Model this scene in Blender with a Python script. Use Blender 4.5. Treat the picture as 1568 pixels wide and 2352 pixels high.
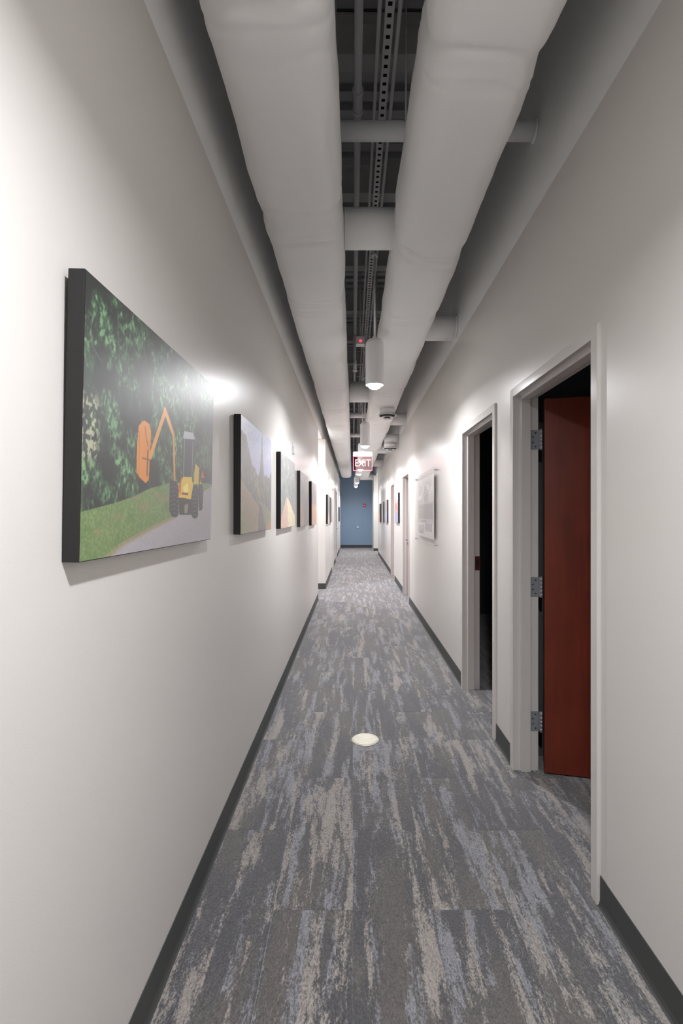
import bpy, bmesh, math, random
import numpy as np
from mathutils import Vector, Matrix

for o in list(bpy.data.objects): bpy.data.objects.remove(o, do_unlink=True)
S = bpy.context.scene
C = S.collection
PI = math.pi
random.seed(4)

# ------------------------------------------------------------------ camera
cam_d = bpy.data.cameras.new('camera'); cam = bpy.data.objects.new('camera', cam_d); C.objects.link(cam)
cam.location = (0, 0, 1.5); cam.rotation_euler = (PI/2, 0, 0)
cam_d.sensor_fit = 'VERTICAL'; cam_d.sensor_height = 36.0; cam_d.sensor_width = 24.0
cam_d.lens = 36.0*1130/2352
cam_d.shift_x = -26/2352; cam_d.shift_y = 5/2352
cam_d.clip_start = 0.02; cam_d.clip_end = 100
S.camera = cam

# ------------------------------------------------------------------ world, exposure
w = bpy.data.worlds.new('world'); S.world = w; w.use_nodes = True
w.node_tree.nodes['Background'].inputs[0].default_value = (0.8, 0.85, 1, 1)
w.node_tree.nodes['Background'].inputs[1].default_value = 0.02
S.view_settings.view_transform = 'Standard'
S.view_settings.look = 'None'
S.view_settings.gamma = 1.0
S.view_settings.use_curve_mapping = False
S.view_settings.exposure = 0.2
S.cycles.diffuse_bounces = 8; S.cycles.max_bounces = 12
LAMP_W = 29.0                      # each pendant's lamp
LAMP_COL = (0.955, 0.965, 1.0)
# pendants: x, y(depth), bottom z.  The first two hang over and behind the viewpoint
PEND = [(0.19, -3.1, 2.6), (0.19, 0.38, 2.6), (0.186, 4.2, 2.6), (0.197, 7.97, 2.6), (0.185, 10.3, 2.6),
        (0.19, 12.2, 2.6), (0.165, 13.6, 2.6), (0.15, 17.3, 2.6), (0.12, 19.7, 2.6)]

# ------------------------------------------------------------------ materials
def srgb(r, g, b):
    f = lambda c: (c/255/12.92) if c/255 <= 0.04045 else ((c/255+0.055)/1.055)**2.4
    return (f(r), f(g), f(b), 1)
def new_mat(name):
    m = bpy.data.materials.new(name); m.use_nodes = True
    nt = m.node_tree; b = nt.nodes['Principled BSDF']
    return m, nt, b
def lnk(nt, a, b): nt.links.new(a, b)
def mat(name, col, rough=0.5, metal=0.0, var=0.04, vscale=6, bump=0.0, bscale=200, spec=0.5, aniso=None):
    m, nt, b = new_mat(name)
    tc = nt.nodes.new('ShaderNodeTexCoord')
    n = nt.nodes.new('ShaderNodeTexNoise'); n.inputs['Scale'].default_value = vscale; n.inputs['Detail'].default_value = 4
    lnk(nt, tc.outputs['Object'], n.inputs['Vector'])
    mx = nt.nodes.new('ShaderNodeMix'); mx.data_type = 'RGBA'
    mx.inputs[6].default_value = tuple(c*(1-var) for c in col[:3])+(1,)
    mx.inputs[7].default_value = tuple(min(1, c*(1+var)) for c in col[:3])+(1,)
    lnk(nt, n.outputs['Fac'], mx.inputs[0]); lnk(nt, mx.outputs[2], b.inputs['Base Color'])
    b.inputs['Roughness'].default_value = rough; b.inputs['Metallic'].default_value = metal
    b.inputs['Specular IOR Level'].default_value = spec
    if bump:
        n2 = nt.nodes.new('ShaderNodeTexNoise'); n2.inputs['Scale'].default_value = bscale; n2.inputs['Detail'].default_value = 3
        lnk(nt, tc.outputs['Object'], n2.inputs['Vector'])
        bp = nt.nodes.new('ShaderNodeBump'); bp.inputs['Strength'].default_value = bump; bp.inputs['Distance'].default_value = 0.002
        lnk(nt, n2.outputs['Fac'], bp.inputs['Height']); lnk(nt, bp.outputs[0], b.inputs['Normal'])
    return m
M = {}
M['wall'] = mat('wall_paint', (0.72, 0.692, 0.66, 1), 0.31, var=0.01, bump=0.12, bscale=350)
M['upper'] = mat('upper_wall_paint', (0.88, 0.88, 0.87, 1), 0.6, var=0.02)
M['room'] = mat('room_shade_paint', (0.10, 0.11, 0.11, 1), 0.6, var=0.02)  # darkness of the unlit rooms put into the wall colour
M['blue'] = mat('blue_paint', (0.26, 0.37, 0.52, 1), 0.5, var=0.02)
M['base'] = mat('charcoal_vinyl', (0.06, 0.064, 0.062, 1), 0.5, var=0.05)
M['frame'] = mat('frame_enamel', (0.68, 0.65, 0.625, 1), 0.17, var=0.01)
M['duct'] = mat('white_duct_jacket', (0.93, 0.93, 0.92, 1), 0.6, var=0.02, vscale=3, bump=0.5, bscale=22)
M['metalwhite'] = mat('white_powder_coat', (0.88, 0.88, 0.89, 1), 0.4, var=0.02)
M['ceilgrey'] = mat('grey_ceiling_paint', (0.5, 0.5, 0.5, 1), 0.7, var=0.06)
M['pipe'] = mat('painted_pipe', (0.62, 0.62, 0.64, 1), 0.5, var=0.03)
M['deck'] = mat('dark_deck_paint', (0.42, 0.43, 0.45, 1), 0.7, var=0.08)
M['black'] = mat('black_canvas_edge', (0.016, 0.014, 0.014, 1), 0.75, var=0.15, bump=0.5, bscale=900)
M['steel'] = mat('brushed_steel', (0.36, 0.37, 0.40, 1), 0.38, 0.35, var=0.06, vscale=30)
M['chrome'] = mat('chrome', (0.75, 0.75, 0.78, 1), 0.15, 1.0, var=0.02)
M['dark'] = mat('dark_slot', (0.01, 0.01, 0.01, 1), 0.8)
M['red'] = mat('red_plastic', (0.55, 0.03, 0.04, 1), 0.4)
M['white'] = mat('white_plastic', (0.75, 0.75, 0.74, 1), 0.35, var=0.01)
M['strike'] = mat('strike_reflection', (0.10, 0.035, 0.03, 1), 0.4, 0.6, var=0.1)  # red-brown door reflection put into the plate colour

def emis(name, col, s):
    m, nt, b = new_mat(name)
    b.inputs['Base Color'].default_value = col
    b.inputs['Emission Color'].default_value = col; b.inputs['Emission Strength'].default_value = s
    return m
M['lens'] = emis('lamp_lens', (0.98, 0.985, 1, 1), 75)
M['redglow'] = emis('red_sign_light', (1, 0.06, 0.08, 1), 1.6)
M['redtext'] = emis('red_sign_lettering', (0.8, 0.12, 0.14, 1), 0.35)
M['redled'] = emis('red_indicator', (1, 0.03, 0.05, 1), 3)

def clear(name, tint, refl=0.12, rough=0.03):
    m, nt, b = new_mat(name); nt.nodes.remove(b)
    out = nt.nodes['Material Output']
    t = nt.nodes.new('ShaderNodeBsdfTransparent'); t.inputs[0].default_value = tint
    g = nt.nodes.new('ShaderNodeBsdfGlossy'); g.inputs['Roughness'].default_value = rough
    mx = nt.nodes.new('ShaderNodeMixShader')
    mx.inputs[0].default_value = refl*.5; lnk(nt, t.outputs[0], mx.inputs[1]); lnk(nt, g.outputs[0], mx.inputs[2])
    lnk(nt, mx.outputs[0], out.inputs[0])
    return m
M['acrylic'] = clear('clear_acrylic', (0.99, 0.99, 0.99, 1), 0.10)
M['signglass'] = clear('sign_acrylic', (0.93, 0.85, 0.86, 1))
M['blueglass'] = mat('blue_grey_glass', (0.14, 0.19, 0.27, 1), 0.12)

def wood_mat():
    m, nt, b = new_mat('red_cherry_veneer')
    tc = nt.nodes.new('ShaderNodeTexCoord'); mp = nt.nodes.new('ShaderNodeMapping'); mp.inputs['Scale'].default_value = (9, 9, 0.9)
    lnk(nt, tc.outputs['Object'], mp.inputs[0])
    n = nt.nodes.new('ShaderNodeTexNoise'); n.inputs['Scale'].default_value = 2; n.inputs['Detail'].default_value = 8; n.inputs['Distortion'].default_value = 0.6
    lnk(nt, mp.outputs[0], n.inputs[0])
    n2 = nt.nodes.new('ShaderNodeTexNoise'); n2.inputs['Scale'].default_value = 3.5; n2.inputs['Detail'].default_value = 2
    lnk(nt, tc.outputs['Object'], n2.inputs[0])
    ad = nt.nodes.new('ShaderNodeMath'); ad.operation = 'ADD'; lnk(nt, n.outputs[0], ad.inputs[0]); lnk(nt, n2.outputs[0], ad.inputs[1])
    r = nt.nodes.new('ShaderNodeValToRGB'); lnk(nt, ad.outputs[0], r.inputs[0])
    e = r.color_ramp.elements; e[0].position = 0.35; e[0].color = (0.12, 0.019, 0.009, 1); e[1].position = 1.0; e[1].color = (0.26, 0.042, 0.017, 1)
    dv = nt.nodes.new('ShaderNodeMath'); dv.operation = 'MULTIPLY'; dv.inputs[1].default_value = 0.62
    lnk(nt, ad.outputs[0], dv.inputs[0]); lnk(nt, dv.outputs[0], r.inputs[0])
    lnk(nt, r.outputs[0], b.inputs['Base Color']); b.inputs['Roughness'].default_value = 0.42
    return m
M['wood'] = wood_mat()

def carpet_mat():
    m, nt, b = new_mat('carpet_tile_loop')
    N = nt.nodes.new
    tc = N('ShaderNodeTexCoord'); oi = N('ShaderNodeObjectInfo')
    geo = N('ShaderNodeNewGeometry')
    # world position keeps the stripes long; each tile adds its own random shift
    mul = N('ShaderNodeVectorMath'); mul.operation = 'SCALE'; mul.inputs['Scale'].default_value = 53.0
    cmb = N('ShaderNodeCombineXYZ'); lnk(nt, oi.outputs['Random'], cmb.inputs[1]); lnk(nt, oi.outputs['Random'], cmb.inputs[2])
    lnk(nt, cmb.outputs[0], mul.inputs[0])
    add = N('ShaderNodeVectorMath'); add.operation = 'ADD'
    lnk(nt, geo.outputs['Position'], add.inputs[0]); lnk(nt, mul.outputs[0], add.inputs[1])
    def noise(src, sc, detail, rough, dist=0.0, s=1.0, off=(0, 0, 0)):
        mp = N('ShaderNodeMapping'); mp.inputs['Scale'].default_value = sc; mp.inputs['Location'].default_value = off
        lnk(nt, src, mp.inputs[0])
        n = N('ShaderNodeTexNoise'); n.inputs['Scale'].default_value = s; n.inputs['Detail'].default_value = detail
        n.inputs['Roughness'].default_value = rough; n.inputs['Distortion'].default_value = dist
        lnk(nt, mp.outputs[0], n.inputs[0]); return n.outputs['Fac']
    def math_(op, a, b_=None, v=None, clamp=False):
        x = N('ShaderNodeMath'); x.operation = op; x.use_clamp = clamp; lnk(nt, a, x.inputs[0])
        if b_ is not None: lnk(nt, b_, x.inputs[1])
        elif v is not None: x.inputs[1].default_value = v
        return x.outputs[0]
    def sstep(a, lo, hi):
        x = N('ShaderNodeMapRange'); x.interpolation_type = 'SMOOTHSTEP'; x.inputs[1].default_value = lo; x.inputs[2].default_value = hi
        lnk(nt, a, x.inputs[0]); return x.outputs[0]
    def mixc(f, a, b_):
        x = N('ShaderNodeMix'); x.data_type = 'RGBA'; lnk(nt, f, x.inputs[0])
        for i, c in ((6, a), (7, b_)):
            if isinstance(c, tuple): x.inputs[i].default_value = c
            else: lnk(nt, c, x.inputs[i])
        return x.outputs[2]
    V = add.outputs[0]
    fine = noise(V, (190, 95, 1), 2, 0.7)                 # yarn speckle
    mid = noise(V, (60, 18, 1), 3, 0.65, 0.4)
    sA = noise(V, (17, 1.9, 1), 5, 0.60, 0.2)            # blue-grey stripes
    sB = noise(V, (14, 1.5, 1), 5, 0.58, 0.2, off=(31, 7, 3))
    sC = noise(V, (4.5, 1.2, 1), 3, 0.5, 0.2, off=(11, 3, 9))
    def combo(s, wm=0.30, wf=0.24):
        a = math_('MULTIPLY', mid, v=wm); c = math_('MULTIPLY', fine, v=wf)
        return math_('ADD', math_('ADD', s, a), c)
    fA = sstep(combo(sA), 0.785, 0.91)
    fB = sstep(combo(sB), 0.80, 0.92)
    fC = sstep(combo(sC, 0.35, 0.25), 0.72, 0.92)
    base = mixc(fC, (0.078, 0.079, 0.087, 1), (0.118, 0.109, 0.103, 1))
    c1 = mixc(fA, base, (0.25, 0.255, 0.28, 1))
    c2 = mixc(fB, c1, (0.33, 0.30, 0.275, 1))
    # yarn value variation and loop ribs along the tile
    sep = N('ShaderNodeSeparateXYZ'); lnk(nt, geo.outputs['Position'], sep.inputs[0])
    rib = math_('SINE', math_('MULTIPLY', sep.outputs[0], v=2*PI/0.0042))
    loop = math_('SINE', math_('MULTIPLY', sep.outputs[1], v=2*PI/0.0060))
    hgt = math_('ADD', math_('MULTIPLY', rib, v=0.5), math_('MULTIPLY', fine, v=1.8))
    vv = N('ShaderNodeMapRange'); vv.inputs[1].default_value = 0.3; vv.inputs[2].default_value = 0.7; vv.inputs[3].default_value = 0.62; vv.inputs[4].default_value = 1.42
    lnk(nt, fine, vv.inputs[0])
    sc = N('ShaderNodeVectorMath'); sc.operation = 'SCALE'; lnk(nt, c2, sc.inputs[0]); lnk(nt, vv.outputs[0], sc.inputs['Scale'])
    lnk(nt, sc.outputs[0], b.inputs['Base Color'])
    b.inputs['Roughness'].default_value = 0.9; b.inputs['Specular IOR Level'].default_value = 0.25
    b.inputs['Sheen Weight'].default_value = 0.75; b.inputs['Sheen Roughness'].default_value = 0.45; b.inputs['Sheen Tint'].default_value = (.9, .88, .9, 1)
    bp = N('ShaderNodeBump'); bp.inputs['Strength'].default_value = 0.7; bp.inputs['Distance'].default_value = 0.002
    lnk(nt, hgt, bp.inputs['Height']); lnk(nt, bp.outputs[0], b.inputs['Normal'])
    return m
M['carpet'] = carpet_mat()

def print_mat(rough, name):
    m, nt, b = new_mat(name)
    a = nt.nodes.new('ShaderNodeAttribute'); a.attribute_name = 'ink'
    lnk(nt, a.outputs['Color'], b.inputs['Base Color'])
    tc = nt.nodes.new('ShaderNodeTexCoord')
    n = nt.nodes.new('ShaderNodeTexNoise'); n.inputs['Scale'].default_value = 500; lnk(nt, tc.outputs['Object'], n.inputs[0])
    bp = nt.nodes.new('ShaderNodeBump'); bp.inputs['Strength'].default_value = 0.25; bp.inputs['Distance'].default_value = 0.001
    lnk(nt, n.outputs['Fac'], bp.inputs['Height']); lnk(nt, bp.outputs[0], b.inputs['Normal'])
    b.inputs['Roughness'].default_value = rough; b.inputs['Specular IOR Level'].default_value = 1.0
    b.inputs['Coat Weight'].default_value = 0.9; b.inputs['Coat Roughness'].default_value = 0.4
    return m
M['print'] = print_mat(0.46, 'printed_canvas')
M['ink'] = print_mat(0.4, 'printed_ink')

# ------------------------------------------------------------------ mesh helpers
def box(bm, x0, x1, y0, y1, z0, z1, bev=0.0, mi=0):
    vs = [bm.verts.new((x, y, z)) for x in (x0, x1) for y in (y0, y1) for z in (z0, z1)]
    fs = [(0, 1, 3, 2), (4, 6, 7, 5), (0, 4, 5, 1), (2, 3, 7, 6), (0, 2, 6, 4), (1, 5, 7, 3)]
    F = []
    for f in fs:
        q = bm.faces.new([vs[i] for i in f]); q.material_index = mi; F.append(q)
    if bev:
        es = list({e for f in F for e in f.edges})
        bmesh.ops.bevel(bm, geom=es, offset=bev, segments=2, affect='EDGES', profile=0.6)
def tube(bm, p0, p1, r, n=20, r2=None, cap=True):
    p0 = Vector(p0); p1 = Vector(p1); d = (p1-p0); q = d.to_track_quat('Z', 'Y'); r2 = r if r2 is None else r2
    A = []; B = []
    for i in range(n):
        a = 2*PI*i/n; v = Vector((math.cos(a), math.sin(a), 0))
        A.append(bm.verts.new(p0+q@(v*r))); B.append(bm.verts.new(p1+q@(v*r2)))
    for i in range(n):
        f = bm.faces.new((A[i], A[(i+1) % n], B[(i+1) % n], B[i])); f.smooth = True
    if cap:
        bm.faces.new(A[::-1]); bm.faces.new(B)
def lathe(bm, prof, c=(0, 0, 0), n=32, axis='z'):
    rings = []
    for r, z in prof:
        ring = []
        for i in range(n):
            a = 2*PI*i/n
            p = (c[0]+r*math.cos(a), c[1]+r*math.sin(a), c[2]+z)
            ring.append(bm.verts.new(p))
        rings.append(ring)
    for a, b in zip(rings, rings[1:]):
        for i in range(n):
            f = bm.faces.new((a[i], a[(i+1) % n], b[(i+1) % n], b[i])); f.smooth = True
    bm.faces.new(rings[0][::-1]); bm.faces.new(rings[-1])
def obj(name, bm, m, parent=None, loc=None, fix=True):
    if fix: bmesh.ops.recalc_face_normals(bm, faces=bm.faces)
    me = bpy.data.meshes.new(name); bm.to_mesh(me); bm.free()
    for x in (m if isinstance(m, (list, tuple)) else [m]): me.materials.append(x)
    o = bpy.data.objects.new(name, me); C.objects.link(o)
    if parent: o.parent = parent
    if loc: o.location = loc
    return o
def tag(o, label, cat, group=None, kind=None):
    o['label'] = label; o['category'] = cat
    if group: o['group'] = group
    if kind: o['kind'] = kind
    return o
def thing(name, label, cat, loc=(0, 0, 0), rot=(0, 0, 0), group=None):
    o = bpy.data.objects.new(name, None); C.objects.link(o); o.location = loc; o.rotation_euler = rot
    o.empty_display_size = 0.1
    return tag(o, label, cat, group)
def struct(o, label, cat):
    o['kind'] = 'structure'; o['label'] = label; o['category'] = cat; return o
def boxobj(name, b, m, parent=None, bev=0.0):
    bm = bmesh.new(); box(bm, *b, bev=bev); return obj(name, bm, m, parent)
def dup(root, loc):
    r = root.copy(); C.objects.link(r); r.location = loc
    for ch in list(root.children):
        c = ch.copy(); C.objects.link(c); c.parent = r
        for g in list(ch.children):
            d = g.copy(); C.objects.link(d); d.parent = c
    return r

# ------------------------------------------------------------------ layout numbers
XL, XL2, XR = -0.61, -0.55, 0.95
TH = 0.13
Y0, Y1 = -4.6, 22.0
ZPL, ZPR, ZTOP = 3.0, 3.08, 4.25
HEAD = 2.185
FR = 0.05
R_OPEN = [(1.936, 2.879), (3.302, 4.21), (8.3, 9.2), (11.2, 12.1)]
R_PASS = (18.5, 20.0)
L_PASS = (8.65, 9.85)
L_OPEN = [(12.95, 13.85), (15.7, 16.6), (20.3, 21.2)]

def wall_mesh(bm, x0, x1, ya, yb, opens, ztop):
    y = ya
    for a, b in opens:
        box(bm, x0, x1, y, a-FR, 0, ztop)
        box(bm, x0, x1, a-FR, b+FR, HEAD+FR, ztop)
        y = b+FR
    box(bm, x0, x1, y, yb, 0, ztop)

# ------------------------------------------------------------------ floor and carpet tiles
floor = struct(boxobj('floor', (-4.0, 5.0, Y0-0.2, Y1+0.2, -0.12, -0.0075), M['deck']), 'corridor floor of grey, blue-grey and tan streaked carpet tiles', 'floor')
TW, TL = 0.30, 0.935
tile_cache = {}
tiles = []
def add_tile(x0, x1, y0, y1):
    key = (round(x1-x0, 3), round(y1-y0, 3))
    if key not in tile_cache:
        bm = bmesh.new(); g = 0.0003
        box(bm, -key[0]/2+g, key[0]/2-g, -key[1]/2+g, key[1]/2-g, -0.0075, 0)
        top = [f for f in bm.faces if all(abs(v.co.z) < 1e-6 for v in f.verts)]
        bmesh.ops.bevel(bm, geom=list(top[0].edges), offset=0.0005, segments=1, affect='EDGES')
        me = bpy.data.meshes.new('carpet_tile'); bm.to_mesh(me); bm.free(); me.materials.append(M['carpet'])
        tile_cache[key] = me
    o = bpy.data.objects.new('carpet_tile', tile_cache[key]); C.objects.link(o); o.parent = floor
    o.location = ((x0+x1)/2, (y0+y1)/2, 0); tiles.append(o)
cols = [(-0.61, -0.3, 0), (-0.3, 0, 1), (0, 0.3, 0), (0.3, 0.6, 1), (0.6, 0.9, 0), (0.9, 1.2, 1)]
for xa, xb, ph in cols:
    y = (2.338 if ph == 0 else 1.865) - TL*8
    while y < Y1:
        a, b = max(y, -1.2), min(y+TL, Y1)
        if b-a > 0.02: add_tile(xa, xb, a, b)
        y += TL
for xa, xb, ph in [(1.2, 1.5, 0), (1.5, 1.8, 1), (1.8, 2.1, 0)]:
    y = (2.338 if ph == 0 else 1.865) - TL*2
    while y < 7.4:
        a, b = max(y, 0.5), min(y+TL, 7.4)
        if b-a > 0.02: add_tile(xa, xb, a, b)
        y += TL
bm = bmesh.new()
box(bm, -4, -0.611, Y0-0.2, Y1+0.2, -0.0075, 0); box(bm, 1.201, 5, 7.4, Y1+0.2, -0.0075, 0)
box(bm, 2.101, 5, Y0-.2, 7.4, -0.0075, 0); box(bm, -0.61, 2.1, Y0-.2, -1.2, -0.0075, 0); box(bm, 1.2, 2.1, -1.2, .5, -0.0075, 0)
cf = obj('carpet_field', bm, M['carpet'], floor); cf['kind'] = 'stuff'

# ------------------------------------------------------------------ walls
bm = bmesh.new(); wall_mesh(bm, XR, XR+TH, Y0, R_PASS[0], R_OPEN, ZPR)
struct(obj('wall_right', bm, M['wall']), 'off-white right wall of the corridor with the open doorways', 'wall')
bm = bmesh.new(); box(bm, 0.85, XR+TH, R_PASS[1], Y1, 0, ZPR)
struct(obj('wall_right_end', bm, M['wall']), 'bright return of the right wall beside the blue end wall', 'wall')
bm = bmesh.new(); box(bm, XR+0.003, XR+TH, Y0, Y1, ZPR, ZTOP)
struct(obj('wall_upper_right', bm, M['upper']), 'grey painted upper strip of the right wall behind the duct', 'wall')
bm = bmesh.new(); box(bm, XL-TH, XL, Y0, L_PASS[0], 0, ZPL)
struct(obj('wall_left', bm, M['wall']), 'off-white left wall carrying the five large canvases', 'wall')
bm = bmesh.new(); wall_mesh(bm, XL2-TH-.06, XL2, L_PASS[1], Y1, L_OPEN, ZPL)
struct(obj('wall_left_far', bm, M['wall']), 'far part of the left wall beyond the side passage', 'wall')
bm = bmesh.new(); box(bm, XL-TH, XL-0.003, Y0, Y1, ZPL, ZTOP)
struct(obj('wall_upper_left', bm, M['upper']), 'grey painted upper strip of the left wall behind the duct', 'wall')
bm = bmesh.new(); box(bm, -3.9, 2.6, Y1, Y1+0.12, 0, ZTOP)
struct(obj('wall_end', bm, M['blue']), 'slate blue wall closing the far end of the corridor', 'wall')
bm = bmesh.new(); box(bm, -1.2, 1.6, Y0-0.12, Y0, 0, ZTOP)
struct(obj('wall_back', bm, M['wall']), 'wall behind the viewpoint', 'wall')
# rooms behind the two open doorways, and the two side passages
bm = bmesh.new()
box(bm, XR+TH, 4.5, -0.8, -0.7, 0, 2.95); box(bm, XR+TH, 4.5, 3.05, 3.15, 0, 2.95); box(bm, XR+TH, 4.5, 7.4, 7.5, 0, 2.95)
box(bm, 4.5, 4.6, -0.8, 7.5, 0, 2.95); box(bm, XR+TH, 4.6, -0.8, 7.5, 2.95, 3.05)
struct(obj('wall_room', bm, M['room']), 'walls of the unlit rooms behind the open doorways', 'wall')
bm = bmesh.new()
box(bm, -3.6, XL-TH, L_PASS[0]-.12, L_PASS[0], 0, ZPL); box(bm, -3.6, XL2-TH-.06, L_PASS[1], L_PASS[1]+.12, 0, ZPL); box(bm, -3.7, -3.6, L_PASS[0]-.12, L_PASS[1]+.12, 0, ZPL)
box(bm, -3.6, XL-TH, L_PASS[0]-.12, L_PASS[1]+.12, ZPL, ZPL+.1)
struct(obj('wall_passage_left', bm, M['wall']), 'walls of the side passage opening on the left', 'wall')
bm = bmesh.new()
box(bm, XR+TH, 2.6, R_PASS[0]-.12, R_PASS[0], 0, ZPR); box(bm, XR+TH, 2.6, R_PASS[1], R_PASS[1]+.12, 0, ZPR); box(bm, 2.6, 2.7, R_PASS[0]-.12, R_PASS[1]+.12, 0, ZPR)
box(bm, XR+TH, 2.6, R_PASS[0]-.12, R_PASS[1]+.12, ZPR, ZPR+.1)
struct(obj('wall_passage_right', bm, M['wall']), 'walls of the side passage opening on the far right', 'wall')

# baseboards: a charcoal vinyl strip with a cove toe
BH = 0.115
def base_run(bm, x, s, ya, yb):       # s = +1 board stands on the +x side of plane x
    prof = [(0, BH), (0.003, BH), (0.0035, 0.02), (0.008, 0.006), (0.014, 0.0), (0, 0.0)]
    A = [bm.verts.new((x+s*a, ya, z)) for a, z in prof]; B = [bm.verts.new((x+s*a, yb, z)) for a, z in prof]
    n = len(prof)
    for i in range(n): bm.faces.new((A[i], A[(i+1) % n], B[(i+1) % n], B[i]))
    bm.faces.new(A); bm.faces.new(B)
bm = bmesh.new(); base_run(bm, XL, 1, Y0, L_PASS[0]); 
struct(obj('baseboard_left', bm, M['base']), 'charcoal vinyl baseboard along the near left wall', 'baseboard')
bm = bmesh.new(); y = L_PASS[1]
for a, b in L_OPEN+[(Y1+FR, 0)]:
    base_run(bm, XL2, 1, y, min(a-FR, Y1)); y = b+FR
box(bm, XL-TH, XL2, L_PASS[1]-.006, L_PASS[1], 0, BH)
struct(obj('baseboard_left_far', bm, M['base']), 'charcoal baseboard along the far left wall and its bright corner', 'baseboard')
bm = bmesh.new(); y = Y0
for a, b in R_OPEN+[(R_PASS[0]+FR, 0)]:
    base_run(bm, XR, -1, y, a-FR); y = b+FR
struct(obj('baseboard_right', bm, M['base']), 'charcoal vinyl baseboard along the right wall between the doors', 'baseboard')
bm = bmesh.new(); box(bm, XL2+.004, 0.85, Y1-.008, Y1, 0, BH+.01); box(bm, .842, XR+TH, R_PASS[1]-.006, R_PASS[1], 0, BH)
struct(obj('baseboard_end', bm, M['base']), 'dark baseboard under the blue end wall', 'baseboard')

# ------------------------------------------------------------------ ceiling deck with ribs and joists
ceil = struct(boxobj('ceiling', (XL-TH, XR+TH, Y0, Y1, ZTOP+0.05, ZTOP+0.15), M['deck']), 'dark metal deck ceiling above the ducts', 'ceiling')
bm = bmesh.new(); y = Y0
while y < Y1-.1:
    box(bm, XL-TH, XR+TH, y, y+0.075, ZTOP, ZTOP+0.05); y += 0.15
rb = obj('deck_rib', bm, M['deck'], ceil); rb['kind'] = 'stuff'
jm = None
JY = [1.6, 2.75, 3.92, 5.05, 6.15, 7.2, 8.3, 9.4, 10.6, 11.8, 13.0, 14.2, 15.4, 16.6, 17.8, 19.0, 20.2, 21.3]
for y in JY:
    if jm is None:
        bm = bmesh.new(); box(bm, XL, XR, -0.055, 0.055, ZTOP-0.23, ZTOP-0.215); box(bm, XL, XR, -0.006, 0.006, ZTOP-0.215, ZTOP-.015); box(bm, XL, XR, -0.055, 0.055, ZTOP-.015, ZTOP)
        o = obj('joist', bm, M['ceilgrey'], ceil); jm = o.data
    else:
        o = bpy.data.objects.new('joist', jm); C.objects.link(o); o.parent = ceil
    o.location = (0, y, 0)

# ------------------------------------------------------------------ door frames (hollow metal) and doors
def frame_mesh(bm, xf, xb, a, b, stop0, stop1):
    s = 1 if xb > xf else -1
    lo, hi = min(xf, xb), max(xf, xb)
    e = 0.002
    box(bm, lo, hi, a-FR, a, 0, HEAD+FR, bev=e); box(bm, lo, hi, b, b+FR, 0, HEAD+FR, bev=e)
    box(bm, lo, hi, a+0.0, b-0.0, HEAD, HEAD+FR, bev=e)
    l, h = min(stop0, stop1), max(stop0, stop1)
    box(bm, l, h, a-.001, a+0.016, 0, HEAD, bev=e); box(bm, l, h, b-0.016, b+.001, 0, HEAD, bev=e); box(bm, l, h, a+0.016, b-0.016, HEAD-0.016, HEAD+.001, bev=e)
def door_root(n, label, loc=(0, 0, 0)):
    o = bpy.data.objects.new('door_%d' % n, None); C.objects.link(o); o.location = loc
    o['kind'] = 'structure'; o['label'] = label; o['category'] = 'door'; return o
def lever(parent, x, s, y, z, side):
    bm = bmesh.new(); tube(bm, (x, y, z), (x+s*.008, y, z), 0.027, 20); tube(bm, (x+s*.008, y, z), (x+s*.055, y, z), 0.010, 12)
    box(bm, min(x+s*.045, x+s*.062), max(x+s*.045, x+s*.062), min(y, y+side*.12), max(y, y+side*.12), z-.011, z+.011, bev=.004)
    return obj('door_lever', bm, M['chrome'], parent)
xf, xb = XR-0.015, XR+TH+0.005
# door 1: nearest, leaf swung into the dark room
d1 = door_root(1, 'nearest right doorway with a red-brown wooden door standing open on three hinges')
a, b = R_OPEN[0]
bm = bmesh.new(); frame_mesh(bm, xf, xb, a, b, 0.98, 1.035); obj('door_frame', bm, M['frame'], d1)
hx, hy = XR+TH+0.018, b-0.012
ang = math.radians(-13)           # leaf direction measured from +x
leaf = bpy.data.objects.new('tmp', None)
bm = bmesh.new(); box(bm, 0.012, 0.925, -0.022, 0.022, 0.012, 2.165, bev=0.0015)
leaf = obj('door_leaf', bm, M['wood'], d1, (hx, hy-0.01, 0)); leaf.rotation_euler = (0, 0, ang)
leaf['label'] = 'red-brown cherry wood door leaf'
for z in (1.935, 1.075, 0.29):
    bm = bmesh.new(); h = 0.057
    box(bm, 1.038, XR+TH+.006, b-.0035, b-.0005, z-h, z+h)                       # leaf plate let into the jamb
    box(bm, XR+TH+.006, hx-.004, b-.010, b-.007, z-h, z+h)
    hg = obj('hinge', bm, M['steel'], d1)
    hg['label'] = 'brushed steel hinge'
    bm = bmesh.new()
    for k in range(5):
        tube(bm, (hx-.002, hy-.004, z-h+k*2*h/5+.0008), (hx-.002, hy-.004, z-h+(k+1)*2*h/5-.0008), 0.0075, 14)
    tube(bm, (hx-.002, hy-.004, z-h-.004), (hx-.002, hy-.004, z+h+.004), 0.0055, 12)
    obj('knuckle', bm, M['steel'], hg)
    bm = bmesh.new()
    for (sx, sz) in ((1.068, .040), (1.052, .015), (1.052, -.015), (1.068, -.040)):
        tube(bm, (sx, b-.0045, z+sz), (sx, b-.003, z+sz), 0.0042, 10)
    obj('screw', bm, M['dark'], hg)
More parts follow.
